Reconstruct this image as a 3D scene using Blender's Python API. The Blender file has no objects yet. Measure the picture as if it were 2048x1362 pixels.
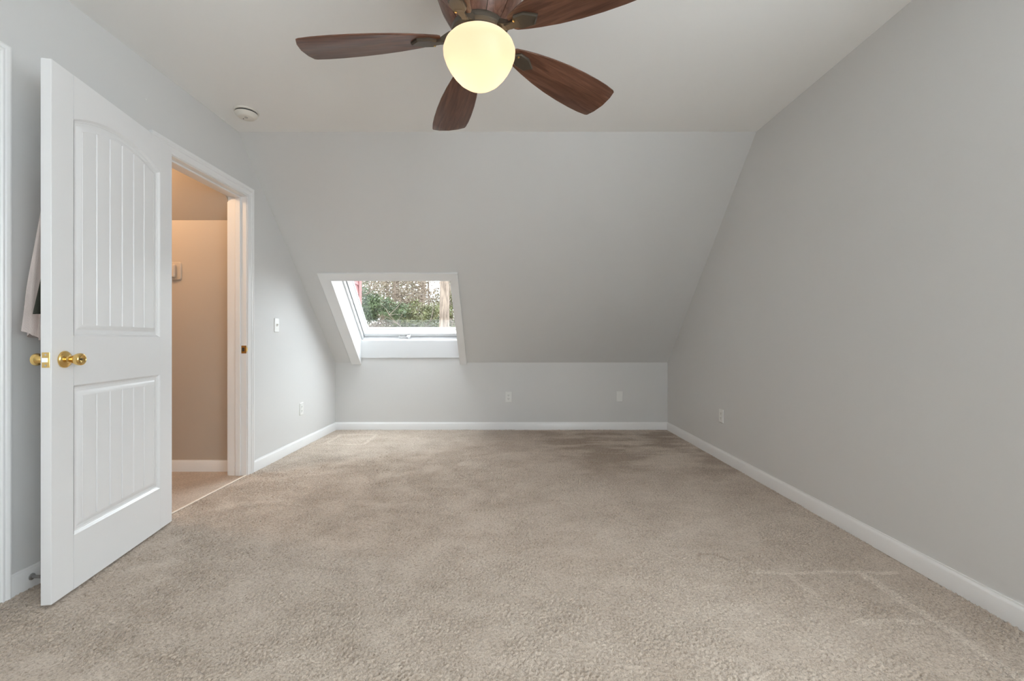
import bpy, math, random
import numpy as np
from mathutils import Vector, Matrix

random.seed(7)
rng = np.random.default_rng(11)
S = bpy.context.scene
COL = S.collection
PI = math.pi

# ------------------------------------------------------------------ camera
cam_data = bpy.data.cameras.new('camera')
cam_data.sensor_width = 36.0
cam_data.lens = 36.0 * 890.0 / 2048.0
cam_data.clip_start = 0.02
cam = bpy.data.objects.new('camera', cam_data)
cam.location = (0, 0, 1.0)
cam.rotation_euler = (math.radians(90), 0, 0)
cam_data.shift_x = 6.0 / 2048.0
COL.objects.link(cam)
S.camera = cam

# ------------------------------------------------------------------ world: bright overcast sky
world = bpy.data.worlds.new('overcast_sky')
S.world = world
world.use_nodes = True
wn = world.node_tree
bg = wn.nodes['Background']
bg.inputs['Color'].default_value = (0.89, 0.945, 1.0, 1)
bg.inputs['Strength'].default_value = 2.8

# hazy sun high beyond the roof slope, softened by thin cloud
sun_d = bpy.data.lights.new('hazy_sun', 'SUN')
sun_d.energy = 4.0
sun_d.angle = math.radians(95)
sun_d.color = (0.90, 0.955, 1.0)
sun = bpy.data.objects.new('hazy_sun', sun_d)
SUN_EL, SUN_AZ = math.radians(64), math.radians(-8)       # azimuth from +Y towards +X
_sd = Vector((math.sin(SUN_AZ) * math.cos(SUN_EL), math.cos(SUN_AZ) * math.cos(SUN_EL), math.sin(SUN_EL)))
sun.rotation_euler = _sd.to_track_quat('Z', 'Y').to_euler()
COL.objects.link(sun)

# ------------------------------------------------------------------ room numbers
XL, XR = -1.945, 1.777          # left and right walls
YR, YB = -1.6, 4.986            # rear wall, low knee wall at the far end
YC = 3.198                      # where the flat ceiling meets the slope
ZC, ZK = 2.5, 0.7535            # ceiling height, knee wall height
WT = 0.135                      # left wall thickness
XH = XL - WT
_l = math.hypot(YB - YC, ZC - ZK)
UPY, UPZ = -(YB - YC) / _l, (ZC - ZK) / _l          # up the slope
NY, NZ = UPZ, -UPY                                  # outwards through the roof


def sp(x, s, p):
    """point on the roof slope: x across, s up the slope from the knee line, p outwards"""
    return (x, YB + s * UPY + p * NY, ZK + s * UPZ + p * NZ)


SKX0, SKX1, SKS1 = -1.655, -0.550, 1.161            # skylight opening
RWX0, RWX1, RWZ0, RWZ1 = 0.85, 1.68, 0.45, 2.30         # unseen window added in the rear wall's right corner to light the room
GWY0, GWY1, GWZ0, GWZ1 = -1.50, 0.85, 0.78, 2.32     # unseen window added on the right for fill, beside and behind the camera


def portal(name, loc, rot_m, sx, sy):
    d = bpy.data.lights.new(name, 'AREA')
    d.shape = 'RECTANGLE'
    d.size, d.size_y = sx, sy
    d.cycles.is_portal = True
    o = bpy.data.objects.new(name, d)
    o.matrix_world = Matrix.Translation(loc) @ rot_m.to_4x4()
    COL.objects.link(o)
    return o


_z = Vector((0, NY, NZ))
_y = Vector((0, UPY, UPZ))
_x = _y.cross(_z)
portal('skylight_portal', sp((SKX0 + SKX1) / 2, 0.66, 0.43),
       Matrix((_x, _y, _z)).transposed(), 1.10, 1.05)
portal('added_gable_portal', (XR + 0.16, (GWY0 + GWY1) / 2, (GWZ0 + GWZ1) / 2),
       Matrix(((0, 1, 0), (0, 0, 1), (1, 0, 0))).transposed(), GWY1 - GWY0, GWZ1 - GWZ0)

portal('added_rear_portal', ((RWX0 + RWX1) / 2, YR - 0.16, (RWZ0 + RWZ1) / 2),
       Matrix(((1, 0, 0), (0, 0, 1), (0, -1, 0))).transposed(), RWX1 - RWX0, RWZ1 - RWZ0)

S.view_settings.view_transform = 'Standard'
S.view_settings.look = 'None'
S.view_settings.gamma = 1.0
S.view_settings.use_curve_mapping = False
S.view_settings.exposure = 1.70
S.cycles.use_denoising = True
S.cycles.use_light_tree = False
S.cycles.use_adaptive_sampling = True
S.cycles.adaptive_threshold = 0.03
S.cycles.max_bounces = 9
S.cycles.diffuse_bounces = 6
S.cycles.glossy_bounces = 3
S.cycles.transmission_bounces = 4
S.cycles.transparent_max_bounces = 8
S.cycles.sample_clamp_indirect = 8.0


# ------------------------------------------------------------------ materials
def srgb(r, g, b):
    def f(c):
        c /= 255.0
        return c / 12.92 if c <= 0.04045 else ((c + 0.055) / 1.055) ** 2.4
    return (f(r), f(g), f(b), 1.0)


def mat(name, col, rough=0.6, metal=0.0, var=0.0, var_scale=4.0, bump=0.0, bump_scale=200.0,
        spec=0.5, coat=0.0):
    m = bpy.data.materials.new(name)
    m.use_nodes = True
    nt = m.node_tree
    b = nt.nodes['Principled BSDF']
    b.inputs['Base Color'].default_value = col
    b.inputs['Roughness'].default_value = rough
    b.inputs['Metallic'].default_value = metal
    b.inputs['Specular IOR Level'].default_value = spec
    b.inputs['Coat Weight'].default_value = coat
    tc = nt.nodes.new('ShaderNodeTexCoord')
    if var > 0:
        n = nt.nodes.new('ShaderNodeTexNoise')
        n.inputs['Scale'].default_value = var_scale
        n.inputs['Detail'].default_value = 4
        nt.links.new(tc.outputs['Object'], n.inputs['Vector'])
        mx = nt.nodes.new('ShaderNodeMix')
        mx.data_type = 'RGBA'
        mx.inputs['A'].default_value = tuple(c * (1 - var) for c in col[:3]) + (1,)
        mx.inputs['B'].default_value = tuple(min(1, c * (1 + var)) for c in col[:3]) + (1,)
        nt.links.new(n.outputs['Fac'], mx.inputs['Factor'])
        nt.links.new(mx.outputs['Result'], b.inputs['Base Color'])
    if bump > 0:
        n2 = nt.nodes.new('ShaderNodeTexNoise')
        n2.inputs['Scale'].default_value = bump_scale
        n2.inputs['Detail'].default_value = 3
        nt.links.new(tc.outputs['Object'], n2.inputs['Vector'])
        bp = nt.nodes.new('ShaderNodeBump')
        bp.inputs['Strength'].default_value = bump
        bp.inputs['Distance'].default_value = 0.002
        nt.links.new(n2.outputs['Fac'], bp.inputs['Height'])
        nt.links.new(bp.outputs['Normal'], b.inputs['Normal'])
    return m


M = {}
M['wall'] = mat('grey_wall_paint', (0.68, 0.678, 0.672, 1), 0.55, var=0.012, var_scale=3, bump=0.08, bump_scale=260, spec=0.3)
M['ceiling'] = mat('white_ceiling_paint', (0.90, 0.90, 0.89, 1), 0.8, var=0.01, var_scale=3, bump=0.06, bump_scale=240, spec=0.2)
M['hall_wall'] = mat('tan_hall_paint', (0.50, 0.43, 0.36, 1), 0.6, var=0.015, var_scale=3, bump=0.06, bump_scale=240, spec=0.3)
M['trim'] = mat('white_gloss_trim', (0.82, 0.82, 0.82, 1), 0.3, var=0.01, var_scale=6)
M['door'] = mat('white_painted_door', (0.80, 0.80, 0.805, 1), 0.32, var=0.01, var_scale=6, bump=0.03, bump_scale=90)
M['plastic'] = mat('white_plastic', (0.80, 0.80, 0.78, 1), 0.35, var=0.01)
M['dark_slot'] = mat('dark_slot', (0.03, 0.03, 0.03, 1), 0.6, var=0.1)
M['brass'] = mat('polished_brass', (0.83, 0.58, 0.22, 1), 0.14, metal=1.0, var=0.06, var_scale=30)
M['steel'] = mat('steel', (0.55, 0.55, 0.56, 1), 0.3, metal=1.0, var=0.05, var_scale=40)
M['bronze'] = mat('dark_bronze', (0.095, 0.078, 0.060, 1), 0.34, metal=0.55, var=0.12, var_scale=14)
M['detector'] = mat('off_white_plastic', (0.76, 0.73, 0.67, 1), 0.45, var=0.01)
M['frame_white'] = mat('white_window_lacquer', (0.70, 0.71, 0.72, 1), 0.28, var=0.008)
M['robe'] = mat('pale_pink_terry', (0.70, 0.615, 0.585, 1), 0.95, var=0.05, var_scale=25, bump=0.5, bump_scale=300, spec=0.1)
M['vest'] = mat('dark_olive_cloth', (0.055, 0.055, 0.045, 1), 0.95, var=0.15, var_scale=20, bump=0.4, bump_scale=260, spec=0.1)
M['siding'] = mat('red_siding_paint', (0.17, 0.032, 0.032, 1), 0.55, var=0.07, var_scale=8, bump=0.15, bump_scale=60)
M['siding_trim'] = mat('red_corner_paint', (0.16, 0.033, 0.031, 1), 0.5, var=0.05, var_scale=8)
M['roofing'] = mat('grey_shingle', (0.09, 0.09, 0.09, 1), 0.9, var=0.3, var_scale=20, bump=0.5, bump_scale=40)
M['ground'] = mat('leaf_litter', (0.20, 0.145, 0.10, 1), 0.95, var=0.35, var_scale=3, bump=0.6, bump_scale=12)
M['strip'] = mat('pale_seam_strip', (0.74, 0.66, 0.56, 1), 0.4, var=0.04)
M['rubber'] = mat('white_rubber_tip', (0.62, 0.60, 0.56, 1), 0.6, var=0.04)


def leaf_mat(name, c1, c2):
    m = bpy.data.materials.new(name)
    m.use_nodes = True
    nt = m.node_tree
    b = nt.nodes['Principled BSDF']
    tc = nt.nodes.new('ShaderNodeTexCoord')
    n = nt.nodes.new('ShaderNodeTexNoise')
    n.inputs['Scale'].default_value = 3.0
    n.inputs['Detail'].default_value = 8
    r = nt.nodes.new('ShaderNodeValToRGB')
    r.color_ramp.elements[0].position = 0.35
    r.color_ramp.elements[0].color = c1
    r.color_ramp.elements[1].position = 0.65
    r.color_ramp.elements[1].color = c2
    nt.links.new(tc.outputs['Object'], n.inputs['Vector'])
    nt.links.new(n.outputs['Fac'], r.inputs['Fac'])
    nt.links.new(r.outputs['Color'], b.inputs['Base Color'])
    b.inputs['Roughness'].default_value = 0.6
    b.inputs['Specular IOR Level'].default_value = 0.3
    return m


M['leaf_green'] = leaf_mat('evergreen_leaves', (0.018, 0.030, 0.013, 1), (0.060, 0.090, 0.036, 1))
M['leaf_olive'] = leaf_mat('olive_leaves', (0.033, 0.039, 0.013, 1), (0.114, 0.120, 0.045, 1))
M['leaf_brown'] = leaf_mat('dry_brown_leaves', (0.066, 0.048, 0.033, 1), (0.180, 0.141, 0.102, 1))
M['leaf_far'] = leaf_mat('far_wood_leaves', (0.060, 0.058, 0.036, 1), (0.175, 0.155, 0.098, 1))
M['bark'] = leaf_mat('bark', (0.065, 0.047, 0.035, 1), (0.18, 0.14, 0.11, 1))
M['twig'] = leaf_mat('twig', (0.05, 0.037, 0.029, 1), (0.125, 0.096, 0.075, 1))
for k_, sc_ in (('bark', (6, 6, 1.0)),):
    nt = M[k_].node_tree
    n = [x for x in nt.nodes if x.type == 'TEX_NOISE'][0]
    mp = nt.nodes.new('ShaderNodeMapping')
    mp.inputs['Scale'].default_value = sc_
    tc = [x for x in nt.nodes if x.type == 'TEX_COORD'][0]
    nt.links.new(tc.outputs['Object'], mp.inputs['Vector'])
    nt.links.new(mp.outputs['Vector'], n.inputs['Vector'])


def wood_mat(name, dark, light):
    m = bpy.data.materials.new(name)
    m.use_nodes = True
    nt = m.node_tree
    b = nt.nodes['Principled BSDF']
    tc = nt.nodes.new('ShaderNodeTexCoord')
    mp = nt.nodes.new('ShaderNodeMapping')
    mp.inputs['Scale'].default_value = (2.2, 26, 26)
    n = nt.nodes.new('ShaderNodeTexNoise')
    n.inputs['Scale'].default_value = 2.0
    n.inputs['Detail'].default_value = 7
    n.inputs['Distortion'].default_value = 1.4
    r = nt.nodes.new('ShaderNodeValToRGB')
    r.color_ramp.elements[0].position = 0.36
    r.color_ramp.elements[0].color = dark
    r.color_ramp.elements[1].position = 0.68
    r.color_ramp.elements[1].color = light
    nt.links.new(tc.outputs['Object'], mp.inputs['Vector'])
    nt.links.new(mp.outputs['Vector'], n.inputs['Vector'])
    nt.links.new(n.outputs['Fac'], r.inputs['Fac'])
    nt.links.new(r.outputs['Color'], b.inputs['Base Color'])
    b.inputs['Roughness'].default_value = 0.33
    b.inputs['Specular IOR Level'].default_value = 0.5
    return m


M['walnut'] = wood_mat('walnut_blade', (0.085, 0.034, 0.020, 1), (0.175, 0.078, 0.048, 1))
M['walnut_panel'] = wood_mat('walnut_housing', (0.095, 0.040, 0.026, 1), (0.20, 0.10, 0.066, 1))
_mp = [x for x in M['walnut_panel'].node_tree.nodes if x.type == 'MAPPING'][0]
_mp.inputs['Scale'].default_value = (22, 22, 2.5)

# clear pane: straight-through glass with a faint surface reflection
g = bpy.data.materials.new('clear_pane')
g.use_nodes = True
nt = g.node_tree
nt.nodes.clear()
out = nt.nodes.new('ShaderNodeOutputMaterial')
tr = nt.nodes.new('ShaderNodeBsdfTransparent')
tr.inputs['Color'].default_value = (0.96, 0.975, 0.97, 1)
gl = nt.nodes.new('ShaderNodeBsdfGlossy')
gl.inputs['Roughness'].default_value = 0.02
mx = nt.nodes.new('ShaderNodeMixShader')
mx.inputs['Fac'].default_value = 0.05
nt.links.new(tr.outputs[0], mx.inputs[1])
nt.links.new(gl.outputs[0], mx.inputs[2])
nt.links.new(mx.outputs[0], out.inputs['Surface'])
M['glass'] = g

# frosted lamp glass: lets the bulbs inside shine through
g = bpy.data.materials.new('frosted_lamp_glass')
g.use_nodes = True
nt = g.node_tree
nt.nodes.clear()
out = nt.nodes.new('ShaderNodeOutputMaterial')
tl = nt.nodes.new('ShaderNodeBsdfTranslucent')
tl.inputs['Color'].default_value = (0.98, 0.93, 0.82, 1)
em = nt.nodes.new('ShaderNodeEmission')
em.inputs['Color'].default_value = (1.0, 0.66, 0.36, 1)
em.inputs['Strength'].default_value = 0.10
gl = nt.nodes.new('ShaderNodeBsdfGlossy')
gl.inputs['Roughness'].default_value = 0.35
mx = nt.nodes.new('ShaderNodeMixShader')
mx.inputs['Fac'].default_value = 0.025
ad = nt.nodes.new('ShaderNodeAddShader')
nt.links.new(tl.outputs[0], mx.inputs[1])
nt.links.new(gl.outputs[0], mx.inputs[2])
nt.links.new(mx.outputs[0], ad.inputs[0])
nt.links.new(em.outputs[0], ad.inputs[1])
nt.links.new(ad.outputs[0], out.inputs['Surface'])
M['lamp_glass'] = g


def carpet_mat(name, marks):
    m = bpy.data.materials.new(name)
    m.use_nodes = True
    nt = m.node_tree
    L = nt.links.new
    b = nt.nodes['Principled BSDF']
    b.inputs['Roughness'].default_value = 0.95
    b.inputs['Specular IOR Level'].default_value = 0.08
    b.inputs['Sheen Weight'].default_value = 0.25
    b.inputs['Sheen Roughness'].default_value = 0.5
    tc = nt.nodes.new('ShaderNodeTexCoord')
    sep = nt.nodes.new('ShaderNodeSeparateXYZ')
    L(tc.outputs['Object'], sep.inputs[0])
    X, Y = sep.outputs['X'], sep.outputs['Y']

    def math_(op, a, b_=None, c=None, clamp=False):
        n = nt.nodes.new('ShaderNodeMath')
        n.operation = op
        n.use_clamp = clamp
        for i, v in enumerate((a, b_, c)):
            if v is None:
                continue
            if isinstance(v, (int, float)):
                n.inputs[i].default_value = v
            else:
                L(v, n.inputs[i])
        return n.outputs[0]

    def noise(scale, vec_scale=(1, 1, 1), detail=4, dist=0.0):
        mp = nt.nodes.new('ShaderNodeMapping')
        mp.inputs['Scale'].default_value = vec_scale
        L(tc.outputs['Object'], mp.inputs['Vector'])
        n = nt.nodes.new('ShaderNodeTexNoise')
        n.inputs['Scale'].default_value = scale
        n.inputs['Detail'].default_value = detail
        n.inputs['Distortion'].default_value = dist
        L(mp.outputs['Vector'], n.inputs['Vector'])
        return n.outputs['Fac']

    def sstep(v, a, b_):
        n = nt.nodes.new('ShaderNodeMapRange')
        n.interpolation_type = 'SMOOTHSTEP'
        n.inputs['From Min'].default_value = a
        n.inputs['From Max'].default_value = b_
        L(v, n.inputs['Value'])
        return n.outputs['Result']

    # pile brushed this way and that: broad patches plus sweeper strokes across the far end
    patch = sstep(noise(1.9, (1, 1, 1), 7, 0.3), 0.25, 0.75)
    fine = sstep(noise(7.0, (1, 1.6, 1), 4, 0.3), 0.3, 0.7)
    stroke = sstep(noise(1.8, (1.0, 2.2, 1), 6, 0.3), 0.40, 0.60)
    far_ = sstep(Y, 2.9, 3.9)
    right = sstep(X, -0.3, 0.7)
    fr = math_('MULTIPLY', far_, right)
    v = math_('MULTIPLY_ADD', patch, 0.28, 0.36)
    v = math_('MULTIPLY_ADD', fine, 0.22, v)
    sw = math_('MULTIPLY', math_('SUBTRACT', stroke, 0.72), 0.85)
    v = math_('MULTIPLY_ADD', sw, fr, v)
    if marks:
        wob = math_('MULTIPLY', math_('SUBTRACT', noise(9.0), 0.5), 0.05)

        def band(coord, c, half):
            d = math_('ABSOLUTE', math_('SUBTRACT', math_('ADD', coord, wob), c))
            return math_('SUBTRACT', 1.0, sstep(d, half * 0.55, half * 1.3))

        def rng_(coord, a, b_, soft=0.03):
            return math_('MULTIPLY', sstep(coord, a, a + soft),
                         math_('SUBTRACT', 1.0, sstep(coord, b_ - soft, b_)))

        streaks = [(X, 1.515, 0.020, Y, 1.0, 1.93, 0.85), (Y, 1.918, 0.012, X, 1.03, 1.70, 0.75),
                   (Y, 1.585, 0.014, X, 1.22, 1.50, 0.45), (X, 1.20, 0.018, Y, 1.72, 1.93, 0.4),
                   (X, -1.78, 0.018, Y, 4.28, 4.74, 0.8), (X, -1.40, 0.018, Y, 4.28, 4.74, 0.8),
                   (Y, 4.72, 0.020, X, -1.80, -1.38, 0.8), (Y, 4.29, 0.014, X, -1.80, -1.38, 0.8),  # far-left rectangle: light through the skylight, painted into the carpet colour
                   (Y, 3.94, 0.012, X, 0.75, 1.72, 0.6), (Y, 4.40, 0.02, X, 0.75, 1.5, 0.5)]
        for cc, c, h, oc, a, b2, amt in streaks:
            k = math_('MULTIPLY', band(cc, c, h), rng_(oc, a, b2))
            v = math_('MULTIPLY_ADD', k, amt * 0.75, v)
        dx = math_('SUBTRACT', X, 0.93)
        dy = math_('SUBTRACT', Y, 2.02)
        rr = math_('SQRT', math_('ADD', math_('MULTIPLY', dx, dx), math_('MULTIPLY', dy, dy)))
        k = math_('MULTIPLY', band(rr, 0.065, 0.008), sstep(dy, -0.02, 0.02))
        v = math_('MULTIPLY_ADD', k, -0.4, v)
    vc = math_('ADD', v, 0.0, clamp=True)
    ramp = nt.nodes.new('ShaderNodeValToRGB')
    ramp.color_ramp.elements[0].position = 0.0
    ramp.color_ramp.elements[0].color = (0.400, 0.316, 0.245, 1)
    ramp.color_ramp.elements[1].position = 1.0
    ramp.color_ramp.elements[1].color = (0.660, 0.568, 0.480, 1)
    L(vc, ramp.inputs['Fac'])
    # fibre tone, with the crevice shade between tufts put into the colour
    yarn_shade = noise(125, (1, 1, 1), 3, 1.0)
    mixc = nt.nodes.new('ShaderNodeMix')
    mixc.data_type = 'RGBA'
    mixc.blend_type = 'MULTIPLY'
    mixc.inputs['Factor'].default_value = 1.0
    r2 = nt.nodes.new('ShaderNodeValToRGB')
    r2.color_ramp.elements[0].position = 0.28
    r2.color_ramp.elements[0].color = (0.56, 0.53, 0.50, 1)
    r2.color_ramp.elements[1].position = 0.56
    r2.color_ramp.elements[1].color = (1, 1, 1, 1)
    L(yarn_shade, r2.inputs['Fac'])
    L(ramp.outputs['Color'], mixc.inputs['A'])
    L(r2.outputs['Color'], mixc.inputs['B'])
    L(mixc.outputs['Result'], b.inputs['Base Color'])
    bp = nt.nodes.new('ShaderNodeBump')
    bp.inputs['Strength'].default_value = 0.7
    bp.inputs['Distance'].default_value = 0.004
    L(noise(170, (1, 1, 1), 3, 0.8), bp.inputs['Height'])
    L(bp.outputs['Normal'], b.inputs['Normal'])
    return m


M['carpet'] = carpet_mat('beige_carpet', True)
M['hall_carpet'] = carpet_mat('hall_carpet', False)


# ------------------------------------------------------------------ mesh helpers
class MB:
    def __init__(self):
        self.v, self.f = [], []

    def add(self, vs, fs):
        o = len(self.v)
        self.v += [tuple(p) for p in vs]
        self.f += [tuple(i + o for i in f) for f in fs]
        return self

    def box(self, x0, y0, z0, x1, y1, z1, bev=0.0):
        if bev <= 0:
            vs = [(x0, y0, z0), (x1, y0, z0), (x1, y1, z0), (x0, y1, z0),
                  (x0, y0, z1), (x1, y0, z1), (x1, y1, z1), (x0, y1, z1)]
            return self.add(vs, [(0, 3, 2, 1), (4, 5, 6, 7), (0, 1, 5, 4), (1, 2, 6, 5), (2, 3, 7, 6), (3, 0, 4, 7)])
        vs = []
        for ax in range(3):
            for sx in (0, 1):
                for sy in (0, 1):
                    for sz in (0, 1):
                        p = [(x0, x1)[sx], (y0, y1)[sy], (z0, z1)[sz]]
                        sg = [1 if q == 0 else -1 for q in (sx, sy, sz)]
                        for k in range(3):
                            if k != ax:
                                p[k] += sg[k] * bev
                        vs.append(tuple(p))

        def i(ax, a, b, c):
            return ax * 8 + a * 4 + b * 2 + c
        fs = []
        for s in (0, 1):
            fs.append([i(0, s, 0, 0), i(0, s, 1, 0), i(0, s, 1, 1), i(0, s, 0, 1)])
            fs.append([i(1, 0, s, 0), i(1, 1, s, 0), i(1, 1, s, 1), i(1, 0, s, 1)])
            fs.append([i(2, 0, 0, s), i(2, 1, 0, s), i(2, 1, 1, s), i(2, 0, 1, s)])
        for a in (0, 1):
            for c in (0, 1):
                fs.append([i(0, a, c, 0), i(0, a, c, 1), i(1, a, c, 1), i(1, a, c, 0)])
                fs.append([i(0, a, 0, c), i(0, a, 1, c), i(2, a, 1, c), i(2, a, 0, c)])
                fs.append([i(1, 0, a, c), i(1, 1, a, c), i(2, 1, a, c), i(2, 0, a, c)])
        for a in (0, 1):
            for b in (0, 1):
                for c in (0, 1):
                    fs.append([i(0, a, b, c), i(1, a, b, c), i(2, a, b, c)])
        return self.add(vs, fs)

    def prism(self, poly, fn, h0, h1):
        """extrude a 2-D polygon; fn(a, b, h) maps to 3-D"""
        n = len(poly)
        vs = [fn(a, b, h0) for a, b in poly] + [fn(a, b, h1) for a, b in poly]
        fs = [tuple(range(n))[::-1], tuple(range(n, 2 * n))]
        fs += [(i, (i + 1) % n, n + (i + 1) % n, n + i) for i in range(n)]
        return self.add(vs, fs)

    def loops(self, rings, closed=True, cap0=False, cap1=False):
        n = len(rings[0])
        vs = [p for r in rings for p in r]
        fs = []
        for k in range(len(rings) - 1):
            for i in range(n if closed else n - 1):
                j = (i + 1) % n
                fs.append((k * n + i, k * n + j, (k + 1) * n + j, (k + 1) * n + i))
        if cap0:
            fs.append(tuple(range(n))[::-1])
        if cap1:
            fs.append(tuple((len(rings) - 1) * n + i for i in range(n)))
        return self.add(vs, fs)

    def lathe(self, prof, c=(0, 0, 0), seg=40, a0=0.0, a1=None, axis='z', cap0=False, cap1=False):
        full = a1 is None
        a1 = 2 * PI if full else a1
        n = seg if full else seg + 1
        rings = []
        for r, h in prof:
            ring = []
            for i in range(n):
                a = a0 + (a1 - a0) * i / seg
                u, w = r * math.cos(a), r * math.sin(a)
                if axis == 'z':
                    p = (c[0] + u, c[1] + w, c[2] + h)
                elif axis == 'y':
                    p = (c[0] + u, c[1] + h, c[2] + w)
                else:
                    p = (c[0] + h, c[1] + u, c[2] + w)
                ring.append(p)
            rings.append(ring)
        return self.loops(rings, full, cap0, cap1)

    def tube(self, pts, rad, seg=8, caps=True):
        pts = [Vector(p) for p in pts]
        if isinstance(rad, (int, float)):
            rad = [rad] * len(pts)
        rings = []
        up = Vector((0.13, 0.31, 0.94))
        for k, p in enumerate(pts):
            d = (pts[min(k + 1, len(pts) - 1)] - pts[max(k - 1, 0)]).normalized()
            a = d.cross(up)
            if a.length < 1e-4:
                a = d.cross(Vector((1, 0, 0)))
            a.normalize()
            b = d.cross(a)
            rings.append([tuple(p + (a * math.cos(2 * PI * i / seg) + b * math.sin(2 * PI * i / seg)) * rad[k])
                          for i in range(seg)])
        return self.loops(rings, True, caps, caps)

    def mesh(self, name, m, smooth=None):
        me = bpy.data.meshes.new(name)
        me.from_pydata(self.v, [], self.f)
        import bmesh
        bm = bmesh.new()
        bm.from_mesh(me)
        bmesh.ops.remove_doubles(bm, verts=bm.verts, dist=1e-6)
        bmesh.ops.recalc_face_normals(bm, faces=bm.faces)
        bm.to_mesh(me)
        bm.free()
        me.materials.append(m)
        if smooth is not None:
            me.polygons.foreach_set('use_smooth', [True] * len(me.polygons))
            me.set_sharp_from_angle(angle=math.radians(smooth))
        me.update()
        return me

    def build(self, name, m, parent=None, smooth=None, world=False):
        """world=True: vertices are in world space, the parent is unrotated"""
        me = self.mesh(name, m, smooth)
        o = bpy.data.objects.new(name, me)
        COL.objects.link(o)
        if parent is not None:
            o.parent = parent
            if world:
                base = Vector((0, 0, 0))
                p = parent
                while p is not None:
                    base += p.location
                    p = p.parent
                me.transform(Matrix.Translation(-base))
        return o


def box(*a, **k):
    return MB().box(*a, **k)


def tag(o, label, cat=None, group=None, kind=None):
    o['label'] = label
    if cat:
        o['category'] = cat
    if group:
        o['group'] = group
    if kind:
        o['kind'] = kind
    return o


def empty(name, loc, rz=0.0):
    o = bpy.data.objects.new(name, None)
    o.location = loc
    o.rotation_euler = (0, 0, rz)
    o.empty_display_size = 0.05
    COL.objects.link(o)
    return o


def struct(o, label, cat):
    return tag(o, label, cat, kind='structure')


# ------------------------------------------------------------------ floor: cut-pile carpet with real tufts
def carpet_floor():
    x0, x1, y0, y1 = XL, XR, 1.0, YB
    st = 0.0048
    nx, ny = int((x1 - x0) / st), int((y1 - y0) / st)
    w = rng.standard_normal((ny, nx))
    F = np.fft.rfft2(w)
    fy = np.fft.fftfreq(ny, st)[:, None]
    fx = np.fft.rfftfreq(nx, st)[None, :]
    f = np.hypot(fx, fy)
    H = np.exp(-((f - 62.0) / 32.0) ** 2)
    Z = np.fft.irfft2(F * H, s=(ny, nx))
    Z /= Z.std()
    lo = np.fft.irfft2(F * np.exp(-(f / 5.0) ** 2), s=(ny, nx))
    lo /= lo.std()
    amp = 0.0030 * (1 + 0.30 * np.clip(lo, -2, 2))
    Z = np.clip(Z, -2.2, 1.3) * amp - 0.001 + 0.0006 * lo
    xs = np.linspace(x0, x1, nx)
    ys = np.linspace(y0, y1, ny)
    V = np.empty((ny, nx, 3), np.float32)
    V[..., 0] = xs[None, :]
    V[..., 1] = ys[:, None]
    V[..., 2] = Z
    # drag the tips a little so tufts lean
    V[..., 0] += Z * 0.5
    V[:, 0, 0], V[:, -1, 0] = x0, x1
    V[0, :, 2] = -0.001
    idx = np.arange(ny * nx, dtype=np.int32).reshape(ny, nx)
    q = np.stack([idx[:-1, :-1], idx[:-1, 1:], idx[1:, 1:], idx[1:, :-1]], -1).reshape(-1)
    # coarse strip behind the camera
    ex = np.array([[x0, YR, -0.001], [x1, YR, -0.001], [x1, y0, -0.001], [x0, y0, -0.001]], np.float32)
    nv = ny * nx
    verts = np.concatenate([V.reshape(-1, 3), ex])
    q = np.concatenate([q, np.arange(nv, nv + 4, dtype=np.int32)])
    me = bpy.data.meshes.new('floor')
    me.vertices.add(len(verts))
    me.vertices.foreach_set('co', verts.ravel())
    nf = len(q) // 4
    me.loops.add(len(q))
    me.loops.foreach_set('vertex_index', q)
    me.polygons.add(nf)
    me.polygons.foreach_set('loop_start', np.arange(0, len(q), 4, dtype=np.int32))
    me.polygons.foreach_set('use_smooth', np.ones(nf, bool))
    me.update(calc_edges=True)
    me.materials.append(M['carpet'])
    o = bpy.data.objects.new('floor', me)
    COL.objects.link(o)
    return o


struct(carpet_floor(), 'beige cut-pile carpet floor with sweeper marks', 'floor')

# ------------------------------------------------------------------ ceiling and walls
T = 0.10
cl = box(XL - 0.02, YR - T, ZC, XR + T, YC, ZC + T)
struct(cl.build('ceiling', M['ceiling']),
       'flat white ceiling above the fan', 'ceiling')

# slope with the skylight opening (three slabs joined edge to edge)
sl = MB()
SL = _l


def slope_slab(mb, xa, xb, s0, s1, p0, p1):
    mb.add([sp(xa, s0, p0), sp(xb, s0, p0), sp(xb, s1, p0), sp(xa, s1, p0),
            sp(xa, s0, p1), sp(xb, s0, p1), sp(xb, s1, p1), sp(xa, s1, p1)],
           [(0, 3, 2, 1), (4, 5, 6, 7), (0, 1, 5, 4), (1, 2, 6, 5), (2, 3, 7, 6), (3, 0, 4, 7)])
    return mb


slope_slab(sl, XL - 0.02, SKX0 - 0.012, 0, SL, 0, 0.05)
slope_slab(sl, SKX1 + 0.012, XR + T, 0, SL, 0, 0.05)
slope_slab(sl, SKX0 - 0.012, SKX1 + 0.012, SKS1 + 0.012, SL, 0, 0.05)
struct(sl.build('wall_slope', M['wall']), 'grey sloping attic wall under the roof holding the skylight', 'wall')

kb = MB()
kb.box(XL - 0.02, YB, -0.1, XR + T, YB + 0.05, ZK)
kb.box(SKX0, YB, ZK, SKX1, YB + 0.012, 1.0)
struct(kb.build('wall_back', M['wall']), 'low grey knee wall below the skylight', 'wall')

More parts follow.
